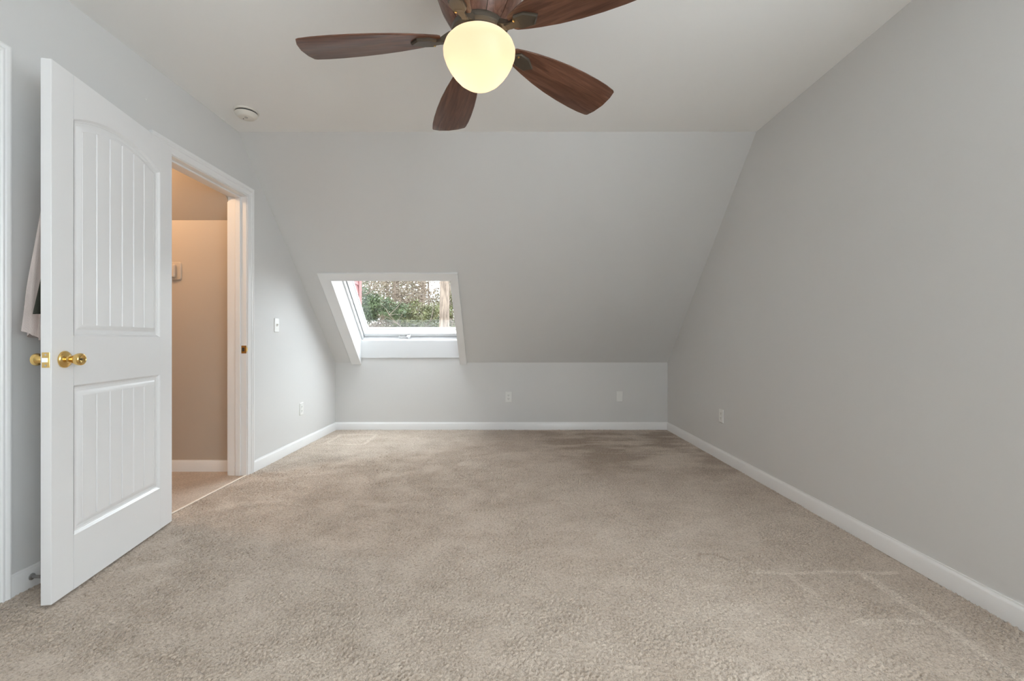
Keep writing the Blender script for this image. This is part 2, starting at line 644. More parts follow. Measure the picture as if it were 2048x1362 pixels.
f3 = lambda a, b, h: (h, a, b)
rg = MB()
rg.prism([(YR - T, -0.1), (GWY0, -0.1), (GWY0, ZC), (YR - T, ZC)], f3, XR, XR + T)
rg.prism([(GWY0, -0.1), (GWY1, -0.1), (GWY1, GWZ0), (GWY0, GWZ0)], f3, XR, XR + T)
rg.prism([(GWY0, GWZ1), (GWY1, GWZ1), (GWY1, ZC), (GWY0, ZC)], f3, XR, XR + T)
rg.prism([(GWY1, -0.1), (YB, -0.1), (YB, ZK), (YC, ZC), (GWY1, ZC)], f3, XR, XR + T)
struct(rg.build('wall_right', M['wall']), 'plain grey gable wall on the right', 'wall')

# left wall with the doorway: pieces around the hole, one mesh
DY0, DY1, DZ = 2.462, 3.313, 2.083
lw = MB()
f3 = lambda a, b, h: (h, a, b)
lw.prism([(YR - T, -0.1), (DY0, -0.1), (DY0, ZC), (YR - T, ZC)], f3, XH, XL)
yh = YB - (DZ - ZK) * (YB - YC) / (ZC - ZK)
lw.prism([(DY0, DZ), (DY1, DZ), (DY1, ZC - (DY1 - YC) * (ZC - ZK) / (YB - YC)), (YC, ZC), (DY0, ZC)], f3, XH, XL)
lw.prism([(DY1, -0.1), (YB, -0.1), (YB, ZK), (DY1, ZC - (DY1 - YC) * (ZC - ZK) / (YB - YC))], f3, XH, XL)
struct(lw.build('wall_left', M['wall']), 'grey wall on the left with the open doorway', 'wall')

rw = MB()
rw.box(XL, YR - T, -0.1, RWX0, YR, ZC)
rw.box(RWX1, YR - T, -0.1, XR, YR, ZC)
rw.box(RWX0, YR - T, -0.1, RWX1, YR, RWZ0)
rw.box(RWX0, YR - T, RWZ1, RWX1, YR, ZC)
struct(rw.build('wall_rear', M['wall']), 'grey wall behind the viewer', 'wall')

# ------------------------------------------------------------------ hall beyond the doorway
HY, HZ = 3.405, 1.92
HX0 = -3.3
struct(box(HX0, 1.2, -0.02, XL, HY, 0.0).build('floor_hall', M['hall_carpet']),
       'shaded brown carpet in the hall beyond the doorway', 'floor')
struct(box(HX0, HY, -0.1, XH, HY + T, HZ).build('wall_hall', M['hall_wall']),
       'tan end wall of the hall seen through the doorway', 'wall')
struct(box(HX0 - T, 1.1, -0.1, HX0, HY, 3.0).build('wall_hall_side', M['hall_wall']),
       'tan side wall of the hall', 'wall')
struct(box(HX0, 1.1, -0.1, XH, 1.2, 3.0).build('wall_hall_near', M['hall_wall']),
       'tan near wall of the hall', 'wall')
hs = MB()
hs.prism([(HY, HZ), (HY + T, HZ), (HY - 0.6 + T, HZ + 0.62), (HY - 0.6, HZ + 0.62)], f3, HX0, XH)
hs.box(HX0, 1.1, HZ + 0.62, XH, HY - 0.6 + T, HZ + 0.72)
struct(hs.build('ceiling_hall', M['hall_wall']), 'lit tan sloping ceiling at the top of the hall', 'ceiling')
hl = bpy.data.lights.new('hall_lamp_light', 'POINT')
hl.energy = 8.5
hl.color = (1.0, 0.66, 0.38)
hl.shadow_soft_size = 0.08
hlo = bpy.data.objects.new('hall_lamp_light', hl)
hlo.location = (-2.75, 2.72, 2.33)
COL.objects.link(hlo)

# ------------------------------------------------------------------ baseboards
BASE = [(0, 0), (0.014, 0), (0.014, 0.058), (0.0125, 0.062), (0.0125, 0.068), (0.009, 0.076), (0.006, 0.080), (0.005, 0.086), (0, 0.086)]


def baseboard(name, p0, p1, out, label):
    p0, p1, out = Vector(p0), Vector(p1), Vector(out)
    mb = MB().loops([[tuple(p + out * d + Vector((0, 0, z))) for d, z in BASE] for p in (p0, p1)], True, True, True)
    return struct(mb.build(name, M['trim'], smooth=25), label, 'baseboard')


baseboard('baseboard_back', (XL, YB, 0), (XR, YB, 0), (0, -1, 0), 'white baseboard along the knee wall under the skylight')
baseboard('baseboard_right', (XR, YR, 0), (XR, YB - 0.014, 0), (-1, 0, 0), 'long white baseboard along the right wall')
baseboard('baseboard_left', (XL, 3.37, 0), (XL, YB - 0.014, 0), (1, 0, 0), 'white baseboard between the doorway and the far corner')
baseboard('baseboard_left_near', (XL, 1.725, 0), (XL, 2.405, 0), (1, 0, 0), 'shaded white baseboard behind the open door')
baseboard('baseboard_hall', (HX0, HY, 0), (XH, HY, 0), (0, -1, 0), 'white baseboard on the tan hall wall')

# ------------------------------------------------------------------ doorway casing, jamb, stop
# profile: (distance from inner edge, projection)
CAS = [(0.0, 0.0), (0.0, 0.009), (0.006, 0.011), (0.011, 0.010), (0.014, 0.008), (0.036, 0.0125), (0.041, 0.0165),
       (0.047, 0.0165), (0.051, 0.0135), (0.056, 0.017), (0.064, 0.019), (0.070, 0.0175), (0.070, 0.0)]


def casing(mb, ya, yb, zt, x, sx=1):
    st = [lambda w: (ya - w, 0.0), lambda w: (ya - w, zt + w), lambda w: (yb + w, zt + w), lambda w: (yb + w, 0.0)]
    rings = []
    for f in st:
        rings.append([(x + sx * t, f(w)[0], f(w)[1]) for w, t in CAS])
    return mb.loops(rings, True, True, True)


t1 = empty('trim_1', (XL, 2.888, 0))
struct(t1, 'white moulded casing and jamb around the open doorway', 'door frame')
casing(MB(), 2.475, 3.30, 2.070, XL).build('casing', M['trim'], t1, smooth=25, world=True)
casing(MB(), 2.475, 3.30, 2.070, XH, -1).build('casing', M['trim'], t1, smooth=25, world=True)
jm = MB()
jm.box(XH, DY0, 0, XL, 2.480, DZ)
jm.box(XH, 3.295, 0, XL, DY1, DZ)
jm.box(XH, 2.480, 2.065, XL, 3.295, DZ)
jm.build('jamb', M['trim'], t1, world=True)
for (ya, yb, za, zb) in ((2.480, 2.491, 0, 2.065), (3.284, 3.295, 0, 2.065), (2.491, 3.284, 2.054, 2.065)):
    box(XL - 0.077, ya, za, XL - 0.040, yb, zb, bev=0.002).build('door_stop_strip', M['trim'], t1, world=True)
sk = empty('strike_plate', (0, 0, 0))
sk.parent = t1
mbp = MB()
mbp.box(XL - 0.036, 3.2935, 0.905, XL + 0.001, 3.2952, 0.962)
# curved lip
mbp.loops([[(XL + 0.001, 3.2935, 0.915), (XL + 0.001, 3.2935, 0.952), (XL + 0.001, 3.2952, 0.952), (XL + 0.001, 3.2952, 0.915)],
           [(XL + 0.008, 3.297, 0.922), (XL + 0.008, 3.297, 0.945), (XL + 0.007, 3.2985, 0.945), (XL + 0.007, 3.2985, 0.922)]],
          True, True, True)
spl = mbp.build('plate', M['brass'], None)
spl.parent = sk
spl.data.transform(Matrix.Translation(-t1.location))
sph = box(XL - 0.030, 3.2925, 0.920, XL - 0.014, 3.2936, 0.947).build('bolt_hole', M['dark_slot'])
sph.parent = sk
sph.data.transform(Matrix.Translation(-t1.location))
box(XL - 0.010, 2.48, 0.0, XL + 0.004, 3.295, 0.006, bev=0.002).build('seam_strip', M['strip'], t1, world=True)

# second opening at the left edge of the photo: only its casing shows, its door is closed
t2 = empty('trim_2', (XL, 1.25, 0))
struct(t2, 'white casing strip at the extreme left edge', 'door frame')
casing(MB(), 0.86, 1.655, 2.066, XL).build('casing', M['trim'], t2, smooth=25, world=True)
d2 = empty('door_2', (XL, 1.25, 0))
struct(d2, 'closed white closet door beside the viewer', 'door')
box(XL + 0.0005, 0.862, 0.012, XL + 0.006, 1.653, 2.064).build('door_panel', M['door'], d2, world=True)

# ------------------------------------------------------------------ the open six-plank arched door
u = Vector((0.173, -0.985, 0)).normalized()
d1 = empty('door_1', (-1.845, 2.436, 0), math.atan2(u.y, u.x))
struct(d1, 'open white two-panel door with arched plank panels and brass knob', 'door')
W, TH, Z0, Z1 = 0.786, 0.035, 0.012, 2.053
PT0, PT1 = 0.109, 0.679
UP0, UP1, RISE = 1.017, 1.880, 0.065
LP0, LP1 = 0.227, 0.822
TC = (PT0 + PT1) / 2
HW = (PT1 - PT0) / 2
R_ARC = (HW * HW + RISE * RISE) / (2 * RISE)
ZARC = UP1 + RISE - R_ARC


def arc_pts(d, n=18, t0=None, t1_=None):
    a, b = (PT0 + d if t0 is None else t0), (PT1 - d if t1_ is None else t1_)
    r = R_ARC - d
    return [(a + (b - a) * i / n, ZARC + math.sqrt(r * r - (a + (b - a) * i / n - TC) ** 2)) for i in range(n + 1)]


fd = lambda a, b, h: (a, h, b)
GAP = 0.0006
MB().box(0, -TH, Z0, PT0 - GAP, 0, Z1, bev=0.0012).build('stile', M['door'], d1)
MB().box(PT1 + GAP, -TH, Z0, W, 0, Z1, bev=0.0012).build('stile', M['door'], d1)
MB().prism([(PT0, Z1)] + [(t, z) for t, z in arc_pts(0)] + [(PT1, Z1)], fd, -TH, 0).build('top_rail', M['door'], d1)
MB().box(PT0, -TH, LP1, PT1, 0, UP0).build('lock_rail', M['door'], d1)
MB().box(PT0, -TH, Z0, PT1, 0, LP0).build('bottom_rail', M['door'], d1)
MOULD = [(0.0, 0.0), (0.002, -0.0015), (0.005, -0.006), (0.010, -0.0095), (0.013, -0.0095), (0.015, -0.0130),
         (0.021, -0.0135), (0.030, -0.0100), (0.042, -0.0040), (0.047, -0.0030), (0.047, -0.011)]


def panel(name, z_lo, z_hi, arched):
    def outline(d):
        if arched:
            return [(PT0 + d, z_lo + d), (PT1 - d, z_lo + d)] + arc_pts(d)[::-1]
        return [(PT0 + d, z_lo + d), (PT1 - d, z_lo + d), (PT1 - d, z_hi - d), (PT0 + d, z_hi - d)]
    core = MB().prism(outline(0.010), fd, -TH + 0.0115, -0.0115).build(name, M['door'], d1)
    for s in (1, -1):
        mb = MB()
        rings = []
        for d, dep in MOULD:
            y = dep if s == 1 else -TH - dep
            rings.append([(t, y, z) for t, z in outline(d)])
        mb.loops(rings, True)
        mb.build('moulding', M['door'], core, smooth=28)
        a, b = PT0 + 0.047, PT1 - 0.047
        pw = (b - a) / 6
        for k in range(6):
            ta, tb = a + k * pw + (0.0020 if k else 0), a + (k + 1) * pw - (0.0020 if k < 5 else 0)
            zl = z_lo + 0.047
            if arched:
                top = arc_pts(0.047, 4, ta, tb)[::-1]
            else:
                top = [(tb, z_hi - 0.047), (ta, z_hi - 0.047)]
            poly = [(ta, zl), (tb, zl)] + top
            cx = (ta + tb) / 2
            inner = [(cx + (t - cx) * (1 - 0.0055 / (tb - ta)), z) for t, z in poly]
            y0, y1_, y2 = (-0.0120, -0.0058, -0.0030) if s == 1 else (-TH + 0.0120, -TH + 0.0058, -TH + 0.0030)
            pb = MB().loops([[(t, y0, z) for t, z in poly], [(t, y1_, z) for t, z in poly],
                             [(t, y2, z) for t, z in inner]], True, False, True)
            pb.build('plank', M['door'], core)
    return core


panel('upper_panel', UP0, UP1, True)
panel('lower_panel', LP0, LP1, False)

KT, KZ = 0.728, 0.927
KNOB = [(0.031, 0.000), (0.033, 0.002), (0.033, 0.005), (0.030, 0.009), (0.022, 0.013), (0.0135, 0.016), (0.0115, 0.021),
        (0.012, 0.026), (0.016, 0.033), (0.0205, 0.041), (0.0235, 0.050), (0.0240, 0.056), (0.0225, 0.061), (0.0195, 0.0635),
        (0.0165, 0.0635), (0.014, 0.061), (0.006, 0.0595), (0.0, 0.0595)]
for s, rows in ((1, KNOB), (-1, KNOB)):
    ro = MB().lathe([(r, s * h) for r, h in rows[:7]], (KT, 0 if s == 1 else -TH, KZ), 36, axis='y').build('rosette', M['brass'], d1, smooth=40)
    MB().lathe([(r, s * h) for r, h in rows[6:]], (KT, 0 if s == 1 else -TH, KZ), 36, axis='y').build('knob', M['brass'], ro, smooth=40)
    if s == 1:
        MB().lathe([(0.003, s * 0.0597), (0.003, s * 0.0612), (0, s * 0.0614)], (KT, 0, KZ), 12, axis='y').build('keyhole', M['dark_slot'], ro)
lp = box(W - 0.0002, -TH / 2 - 0.0125, KZ - 0.0285, W + 0.0016, -TH / 2 + 0.0125, KZ + 0.0285, bev=0.0006).build('latch_plate', M['brass'], d1)
MB().prism([(W + 0.0016, -TH / 2 - 0.008), (W + 0.0016, -TH / 2 + 0.0075), (W + 0.0035, -TH / 2 + 0.0075), (W + 0.0115, -TH / 2 - 0.006), (W + 0.0115, -TH / 2 - 0.008)],
           lambda a, b, h: (a, b, h), KZ - 0.008, KZ + 0.008).build('latch_bolt', M['steel'], lp)
for dz in (-0.020, 0.020):
    MB().lathe([(0.0035, 0.0016), (0.0032, 0.0022), (0.0, 0.0022)], (W, -TH / 2, KZ + dz), 12, axis='x').build('screw', M['steel'], lp)
for hz in (0.25, 1.03, 1.80):
    MB().lathe([(0.0, -0.045), (0.006, -0.045), (0.006, 0.045), (0.0, 0.045)], (-0.006, -TH - 0.004, hz), 12).build('hinge', M['brass'], d1)

# ------------------------------------------------------------------ clothes hung on the far face of the door
def local_to_world(t, y, z):
    n = Vector((-u.y, u.x, 0))
    p = Vector((-1.845, 2.436, 0)) + u * t + n * y
    return (p.x, p.y, z)


hk = empty('door_hook', local_to_world(0.60, -TH, 1.70))
tag(hk, 'white hook on the back of the open door', 'hook')
mb = MB()
mb.prism([(0.585, 1.655), (0.615, 1.655), (0.615, 1.735), (0.585, 1.735)], lambda a, b, h: local_to_world(a, h, b), -TH - 0.003, -TH)
mb.build('back_plate', M['plastic'], hk, world=True)
MB().tube([local_to_world(0.60, -TH - 0.003, 1.70), local_to_world(0.60, -TH - 0.035, 1.685), local_to_world(0.60, -TH - 0.05, 1.70), local_to_world(0.60, -TH - 0.052, 1.725)],
          0.005, 10).build('prong', M['plastic'], hk, world=True, smooth=50)


def hung_cloth(name, m, t_c, top, bot, spread0, spread1, d0, d1_, folds, phase, tilt, label, cat, t_shift=0.0, hem=0.02, off=0.012):
    """a garment gathered at a hook: closed fluted skirt hanging between door and wall"""
    rings = []
    nr, ns = 30, 72
    for k in range(nr + 1):
        f = k / nr
        z = top + (bot - top) * f
        e = f ** 0.8
        w = spread0 + (spread1 - spread0) * e
        dep = d0 + (d1_ - d0) * min(1, e * 1.25)
        ring = []
        for i in range(ns):
            a = 2 * PI * i / ns
            fl = 1 + 0.13 * f * math.sin(folds * a + phase) + 0.06 * f * math.sin((folds * 2 + 1) * a + 1.3 * phase + 4 * f)
            t = t_c + t_shift * f + w * math.cos(a) * fl
            y = -TH - off - dep * 0.5 - dep * 0.5 * math.sin(a) * min(1.08, fl)
            zz = z + tilt * f * (t - t_c) + hem * f * math.sin(3 * a + phase)
            ring.append(local_to_world(t, y, zz))
        rings.append(ring)
    mbc = MB().loops(rings, True, True, False)
    o = mbc.build(name, m, None, smooth=60)
    c = Vector(local_to_world(t_c, -TH - 0.05, bot))
    o.data.transform(Matrix.Translation(-c))
    o.location = c
    tag(o, label, cat)
    return o


hung_cloth('bathrobe', M['robe'], 0.60, 1.70, 1.03, 0.03, 0.125, 0.03, 0.085, 7, 0.6, -0.10,
           'pale pink robe hanging behind the open door', 'robe', t_shift=-0.02, off=0.058)
hung_cloth('vest', M['vest'], 0.60, 1.68, 1.13, 0.025, 0.145, 0.012, 0.040, 5, 2.0, -0.22,
           'dark olive garment edge hanging between the robe and the door', 'garment', t_shift=0.012, hem=0.01, off=0.010)

# spring door stop on the baseboard behind the door
ds = empty('door_stop', (XL + 0.014, 1.80, 0.045))
tag(ds, 'small spring door stop on the baseboard behind the open door', 'door stop')
MB().lathe([(0.0, 0.0), (0.013, 0.0), (0.013, 0.003), (0.008, 0.006), (0.0, 0.006)], (0, 0, 0), 20, axis='x').build('mount', M['steel'], ds, smooth=40)
hx = [(0.006 + 0.055 * i / 160, 0.0048 * math.cos(i * 2 * PI / 10), 0.0048 * math.sin(i * 2 * PI / 10)) for i in range(161)]
MB().tube(hx, 0.0014, 6).build('spring', M['steel'], ds, smooth=60)
MB().lathe([(0.0, 0.060), (0.0065, 0.060), (0.0075, 0.063), (0.0075, 0.072), (0.0055, 0.076), (0.0, 0.077)], (0, 0, 0), 20, axis='x').build('rubber_tip', M['rubber'], ds, smooth=50)

# ------------------------------------------------------------------ skylight
w1 = empty('window_1', sp((SKX0 + SKX1) / 2, 0, 0))
struct(w1, 'white roof skylight with wide casing looking out on trees', 'window')


def slab(x0, x1, s0, s1, p0, p1):
    return slope_slab(MB(), x0, x1, s0, s1, p0, p1)


# flat casing boards, mitred at the top corners
TL, TR, TT = SKX0 - 0.107, SKX1 + 0.077, SKS1 + 0.088
CT = -0.019
b0, b1 = 0.0016, -0.0168


def board(poly):
    return MB().prism(poly, lambda a, b, h: sp(a, b, h), CT, 0.0)


for nm, vs in (('casing_side', [(TL, b0), (SKX0, b0), (SKX0, SKS1), (TL, TT)]),
               ('casing_side', [(SKX1, b0), (TR, b0), (TR, TT), (SKX1, SKS1)]),
               ('casing_head', [(TL, TT), (SKX0, SKS1), (SKX1, SKS1), (TR, TT)])):
    mb = MB()
    bv = 0.0025
    cx = sum(v[0] for v in vs) / 4
    cs = sum(v[1] for v in vs) / 4
    low = [sp(x, s, 0.0) for x, s in vs]
    mid = [sp(x, (b1 + 0.003 if s == b0 else s), CT + bv) for x, s in vs]
    inn = [sp(x + (bv if x < cx else -bv) * (1 if nm == 'casing_side' else 0),
              (b1 + 0.003 if s == b0 else s + (bv if s < cs else -bv) * (1 if nm == 'casing_head' else 0)), CT) for x, s in vs]
    mb.loops([low, mid, inn], True, True, True)
    mb.build(nm, M['trim'], w1, world=True)
# lining boards of the shaft
PF = 0.27
bpY, bpZ = YB, 1.0
for x0_, x1_ in ((SKX0 - 0.012, SKX0), (SKX1, SKX1 + 0.012)):
    pts = [sp(0, 0.0, 0)[1:], sp(0, SKS1, 0)[1:], sp(0, SKS1, 0.40)[1:], sp(0, 0.172, 0.40)[1:], (YB + 0.012, 1.0), (YB + 0.012, ZK)]
    MB().prism(pts, f3, x0_, x1_).build('lining_side', M['frame_white'], w1, world=True)
slab(SKX0, SKX1, SKS1, SKS1 + 0.012, 0.0, 0.40).build('lining_head', M['frame_white'], w1, world=True)
box(SKX0, YB - 0.012, 0.806, SKX1, YB, 1.0, bev=0.001).build('lining_sill', M['frame_white'], w1, world=True)
# fixed frame
fr = MB()
slope_slab(fr, SKX0, SKX0 + 0.016, 0.164, SKS1, 0.20, 0.40)
slope_slab(fr, SKX1 - 0.016, SKX1, 0.164, SKS1, 0.20, 0.40)
slope_slab(fr, SKX0, SKX1, SKS1 - 0.02, SKS1, 0.20, 0.40)
fr.build('frame', M['frame_white'], w1, world=True)
sb = MB()
sb.loops([[(x, YB - 0.012, 1.0), (x, YB + 0.012, 1.003), sp(x, 0.164, 0.236), sp(x, 0.164, 0.40), sp(x, 0.06, 0.40), (x, YB, 0.96)]
          for x in (SKX0, SKX1)], True, True, True)
sb.build('frame_sill', M['frame_white'], w1, world=True)
# opening sash
ss = empty('sash', (0, 0, 0))
ss.parent = w1


def sash_part(mb, nm, m):
    o = mb.build(nm, m, None)
    o.parent = ss
    o.data.transform(Matrix.Translation(-w1.location))
    return o


sx0, sx1, s0_, s1_ = SKX0 + 0.020, SKX1 - 0.020, 0.1690, SKS1 - 0.024
gx0, gx1, gs0, gs1 = sx0 + 0.022, sx1 - 0.022, 0.192, s1_ - 0.03
FS = 0.2146            # upper edge of the lower sash rail's inner face


def ring4(x0, x1, a, b, p):
    return [sp(x0, a, p), sp(x1, a, p), sp(x1, b, p), sp(x0, b, p)]


e = 0.012
mb = MB().loops([ring4(sx0, sx1, s0_, s1_, 0.37), ring4(sx0, sx1, s0_, s1_, 0.248), ring4(sx0 + 0.003, sx1 - 0.003, s0_ + 0.003, s1_ - 0.003, 0.245),
                 ring4(gx0 - e, gx1 + e, FS, gs1 + e, 0.245),
                 ring4(gx0 - 0.002, gx1 + 0.002, gs0 - 0.002, gs1 + 0.002, 0.330),
                 ring4(gx0 - 0.002, gx1 + 0.002, gs0 - 0.002, gs1 + 0.002, 0.37)], True)
sash_part(mb, 'sash_frame', M['frame_white'])
mb = MB().loops([ring4(gx0 - 0.002, gx1 + 0.002, gs0 - 0.002, gs1 + 0.002, 0.332), ring4(gx0 + 0.002, gx1 - 0.002, gs0 + 0.003, gs1 - 0.002, 0.335)], True)
sash_part(mb, 'gasket', M['dark_slot'])
sash_part(slab(gx0 - 0.001, gx1 + 0.001, gs0 - 0.001, gs1 + 0.001, 0.336, 0.340), 'pane', M['glass'])
# handle
hd = MB()
hx0, hx1 = -1.245, -1.13
hd.tube([sp(hx0, 0.178, 0.226), sp(hx1, 0.178, 0.226)], 0.0060, 10)
hd.tube([sp(hx0 + 0.004, 0.184, 0.246), sp(hx0 + 0.004, 0.178, 0.226)], 0.004, 8)
hd.add([sp(hx1 - 0.02, 0.196, 0.246), sp(hx1 + 0.025, 0.204, 0.246), sp(hx1 + 0.012, 0.180, 0.246), sp(hx1 - 0.002, 0.164, 0.232),
        sp(hx1 - 0.02, 0.190, 0.214), sp(hx1 + 0.025, 0.198, 0.214), sp(hx1 + 0.012, 0.172, 0.212), sp(hx1 - 0.002, 0.160, 0.212)],
       [(0, 1, 2, 3), (7, 6, 5, 4), (0, 4, 5, 1), (1, 5, 6, 2), (2, 6, 7, 3), (3, 7, 4, 0)])
sash_part(hd, 'handle', M['frame_white'])

# gable window added out of view to fill the room with light
w2 = empty('added_window_2', (XR, (GWY0 + GWY1) / 2, GWZ0))
struct(w2, 'added white framed gable window, unseen on the right, for fill light', 'window')
mb = MB()
ym = (GWY0 + GWY1) / 2
for (a, b, c, d) in ((GWY0, GWY0 + 0.05, GWZ0, GWZ1), (GWY1 - 0.05, GWY1, GWZ0, GWZ1), (GWY0, GWY1, GWZ0, GWZ0 + 0.05),
                     (GWY0, GWY1, GWZ1 - 0.05, GWZ1), (ym - 0.03, ym + 0.03, GWZ0, GWZ1)):
    mb.box(XR + 0.03, a, c, XR + 0.08, b, d)
mb.build('frame', M['frame_white'], w2, world=True)
for (a, b, c, d) in ((GWY0 - 0.065, GWY0 + 0.004, GWZ0 - 0.065, GWZ1 + 0.065), (GWY1 - 0.004, GWY1 + 0.065, GWZ0 - 0.065, GWZ1 + 0.065),
                     (GWY0 + 0.004, GWY1 - 0.004, GWZ0 - 0.065, GWZ0 + 0.004), (GWY0 + 0.004, GWY1 - 0.004, GWZ1 - 0.004, GWZ1 + 0.065)):
    box(XR - 0.017, a, c, XR - 0.0005, b, d, bev=0.002).build('casing_board', M['trim'], w2, world=True)
for (a, b, c, d) in ((GWY0, GWY0 + 0.004, GWZ0, GWZ1), (GWY1 - 0.004, GWY1, GWZ0, GWZ1), (GWY0, GWY1, GWZ0, GWZ0 + 0.004), (GWY0, GWY1, GWZ1 - 0.004, GWZ1)):
    box(XR - 0.0005, a, c, XR + 0.031, b, d).build('lining', M['trim'], w2, world=True)
box(XR + 0.054, GWY0 + 0.05, GWZ0 + 0.05, XR + 0.058, GWY1 - 0.05, GWZ1 - 0.05).build('pane', M['glass'], w2, world=True)

w3 = empty('added_window_3', ((RWX0 + RWX1) / 2, YR, RWZ0))  # window added out of view to brighten the slope and right wall
struct(w3, 'added white framed window, unseen in the rear wall, for fill light', 'window')
mb = MB()
for (a, b, c, d) in ((RWX0, RWX0 + 0.05, RWZ0, RWZ1), (RWX1 - 0.05, RWX1, RWZ0, RWZ1), (RWX0, RWX1, RWZ0, RWZ0 + 0.05),
                     (RWX0, RWX1, RWZ1 - 0.05, RWZ1), (RWX0, RWX1, 1.45, 1.49)):
    mb.box(a, YR - 0.08, c, b, YR - 0.03, d)
mb.build('frame', M['frame_white'], w3, world=True)
box(RWX0 + 0.05, YR - 0.058, RWZ0 + 0.05, RWX1 - 0.05, YR - 0.054, RWZ1 - 0.05).build('pane', M['glass'], w3, world=True)

# ------------------------------------------------------------------ wall plates
def plate_frame(origin, right, out):
    r, o_ = Vector(right), Vector(out)
    up = Vector((0, 0, 1))
    org = Vector(origin)
    return lambda a, b, h: tuple(r * a + up * b + o_ * h)


def rounded(w, h, r, n=4):
    pts = []
    for cx, cy, a0 in ((w - r, h - r, 0), (-(w - r), h - r, PI / 2), (-(w - r), -(h - r), PI), (w - r, -(h - r), 1.5 * PI)):
        for i in range(n + 1):
            a = a0 + PI / 2 * i / n
            pts.append((cx + r * math.cos(a), cy + r * math.sin(a)))
    return pts


def plate(name, origin, right, out, label, cat, kind, group=None):
    e_ = empty(name, origin)
    tag(e_, label, cat, group)
    f = plate_frame(origin, right, out)
    o1, o2 = rounded(0.035, 0.057, 0.004), rounded(0.0325, 0.0545, 0.004)
    MB().loops([[f(a, b, 0) for a, b in o1], [f(a, b, 0.0035) for a, b in o1], [f(a, b, 0.0062) for a, b in o2]], True, True, True).build('plate', M['plastic'], e_)
    if kind == 'outlet':
        for s in (1, -1):
            rec = MB().prism(rounded(0.017, 0.0145, 0.010, 5), lambda a, b, h, s=s: f(a, b + s * 0.0195, h), 0.006, 0.0082).build('receptacle', M['plastic'], e_)
            mb = MB()
            for xx, hh in ((-0.0065, 0.0048), (0.0065, 0.0040)):
                mb.prism([(xx - 0.0013, 0.003 - hh), (xx + 0.0013, 0.003 - hh), (xx + 0.0013, 0.003 + hh), (xx - 0.0013, 0.003 + hh)],
                         lambda a, b, h, s=s: f(a, b + s * 0.0195, h), 0.0080, 0.0085)
            mb.prism([(0.0026 * math.cos(t), -0.0075 + 0.0026 * math.sin(t)) for t in [i * PI / 5 for i in range(10)]],
                     lambda a, b, h, s=s: f(a, b + s * 0.0195, h), 0.0080, 0.0085)
            mb.build('slots', M['dark_slot'], rec)
        scr = [(0, 0)]
    elif kind == 'switch':
        MB().loops([[f(a, b, 0.006) for a, b in ((-0.005, -0.012), (0.005, -0.012), (0.005, 0.012), (-0.005, 0.012))],
                    [f(a, b, h) for a, b, h in ((-0.0045, -0.006, 0.012), (0.0045, -0.006, 0.012), (0.0045, 0.010, 0.019), (-0.0045, 0.010, 0.019))]],
                   True, True, True).build('toggle', M['plastic'], e_)
        scr = [(0, 0.030), (0, -0.030)]
    else:
        MB().prism(rounded(0.0165, 0.034, 0.002), f, 0.006, 0.0075).build('insert', M['plastic'], e_)
        scr = [(0, 0.0484), (0, -0.0484)]
    for a0, b0_ in scr:
        MB().prism([(a0 + 0.003 * math.cos(t), b0_ + 0.003 * math.sin(t)) for t in [i * PI / 6 for i in range(12)]], f, 0.006, 0.0070).build('screw', M['plastic'], e_)
    return e_


plate('light_switch', (XL, 3.72, 1.128), (0, -1, 0), (1, 0, 0), 'white toggle light switch on the left wall past the doorway', 'light switch', 'switch')
plate('power_outlet', (XL, 4.165, 0.360), (0, -1, 0), (1, 0, 0), 'white outlet low on the left wall below the light switch', 'outlet', 'outlet', 'wall outlets')
plate('power_outlet', (-0.005, YB, 0.367), (1, 0, 0), (0, -1, 0), 'white outlet with dark slots in the middle of the knee wall', 'outlet', 'outlet', 'wall outlets')
plate('blank_wall_plate', (1.238, YB, 0.372), (1, 0, 0), (0, -1, 0), 'white blank plate on the knee wall near the right corner', 'wall plate', 'blank')
plate('power_outlet', (XR, 3.72, 0.370), (0, 1, 0), (-1, 0, 0), 'white outlet low on the right wall', 'outlet', 'outlet', 'wall outlets')

nh = MB().lathe([(0.0, 0.0), (0.0045, 0.0), (0.0045, 0.002), (0.003, 0.0035), (0.0, 0.004)], (0, 0, 0), 14, axis='x').build('nail_head', M['plastic'], smooth=40)
nh.location = (XL, 2.384, 2.291)
tag(nh, 'tiny white nail head on the left wall above the open door', 'nail')

# thermostat on the hall wall, half hidden by the door
th = empty('thermostat', (-2.575, HY, 1.53))
tag(th, 'tan rounded thermostat on the hall wall beside the open door', 'thermostat')
f = plate_frame(None or (0, 0, 0), (1, 0, 0), (0, -1, 0))
o1, o2 = rounded(0.073, 0.070, 0.022, 6), rounded(0.068, 0.065, 0.020, 6)
mth = mat('tan_plastic', (0.52, 0.44, 0.36, 1), 0.4, var=0.02)
MB().loops([[f(a, b, 0) for a, b in o1], [f(a, b, 0.006) for a, b in o1], [f(a, b, 0.012) for a, b in o2]], True, True, True).build('back_plate', mth, th, smooth=30)
o1, o2 = rounded(0.040, 0.050, 0.012, 5), rounded(0.034, 0.044, 0.010, 5)
MB().loops([[f(a, b, 0.012) for a, b in o1], [f(a, b, 0.030) for a, b in o1], [f(a, b, 0.036) for a, b in o2]], True, False, True).build('body', mth, th, smooth=30)

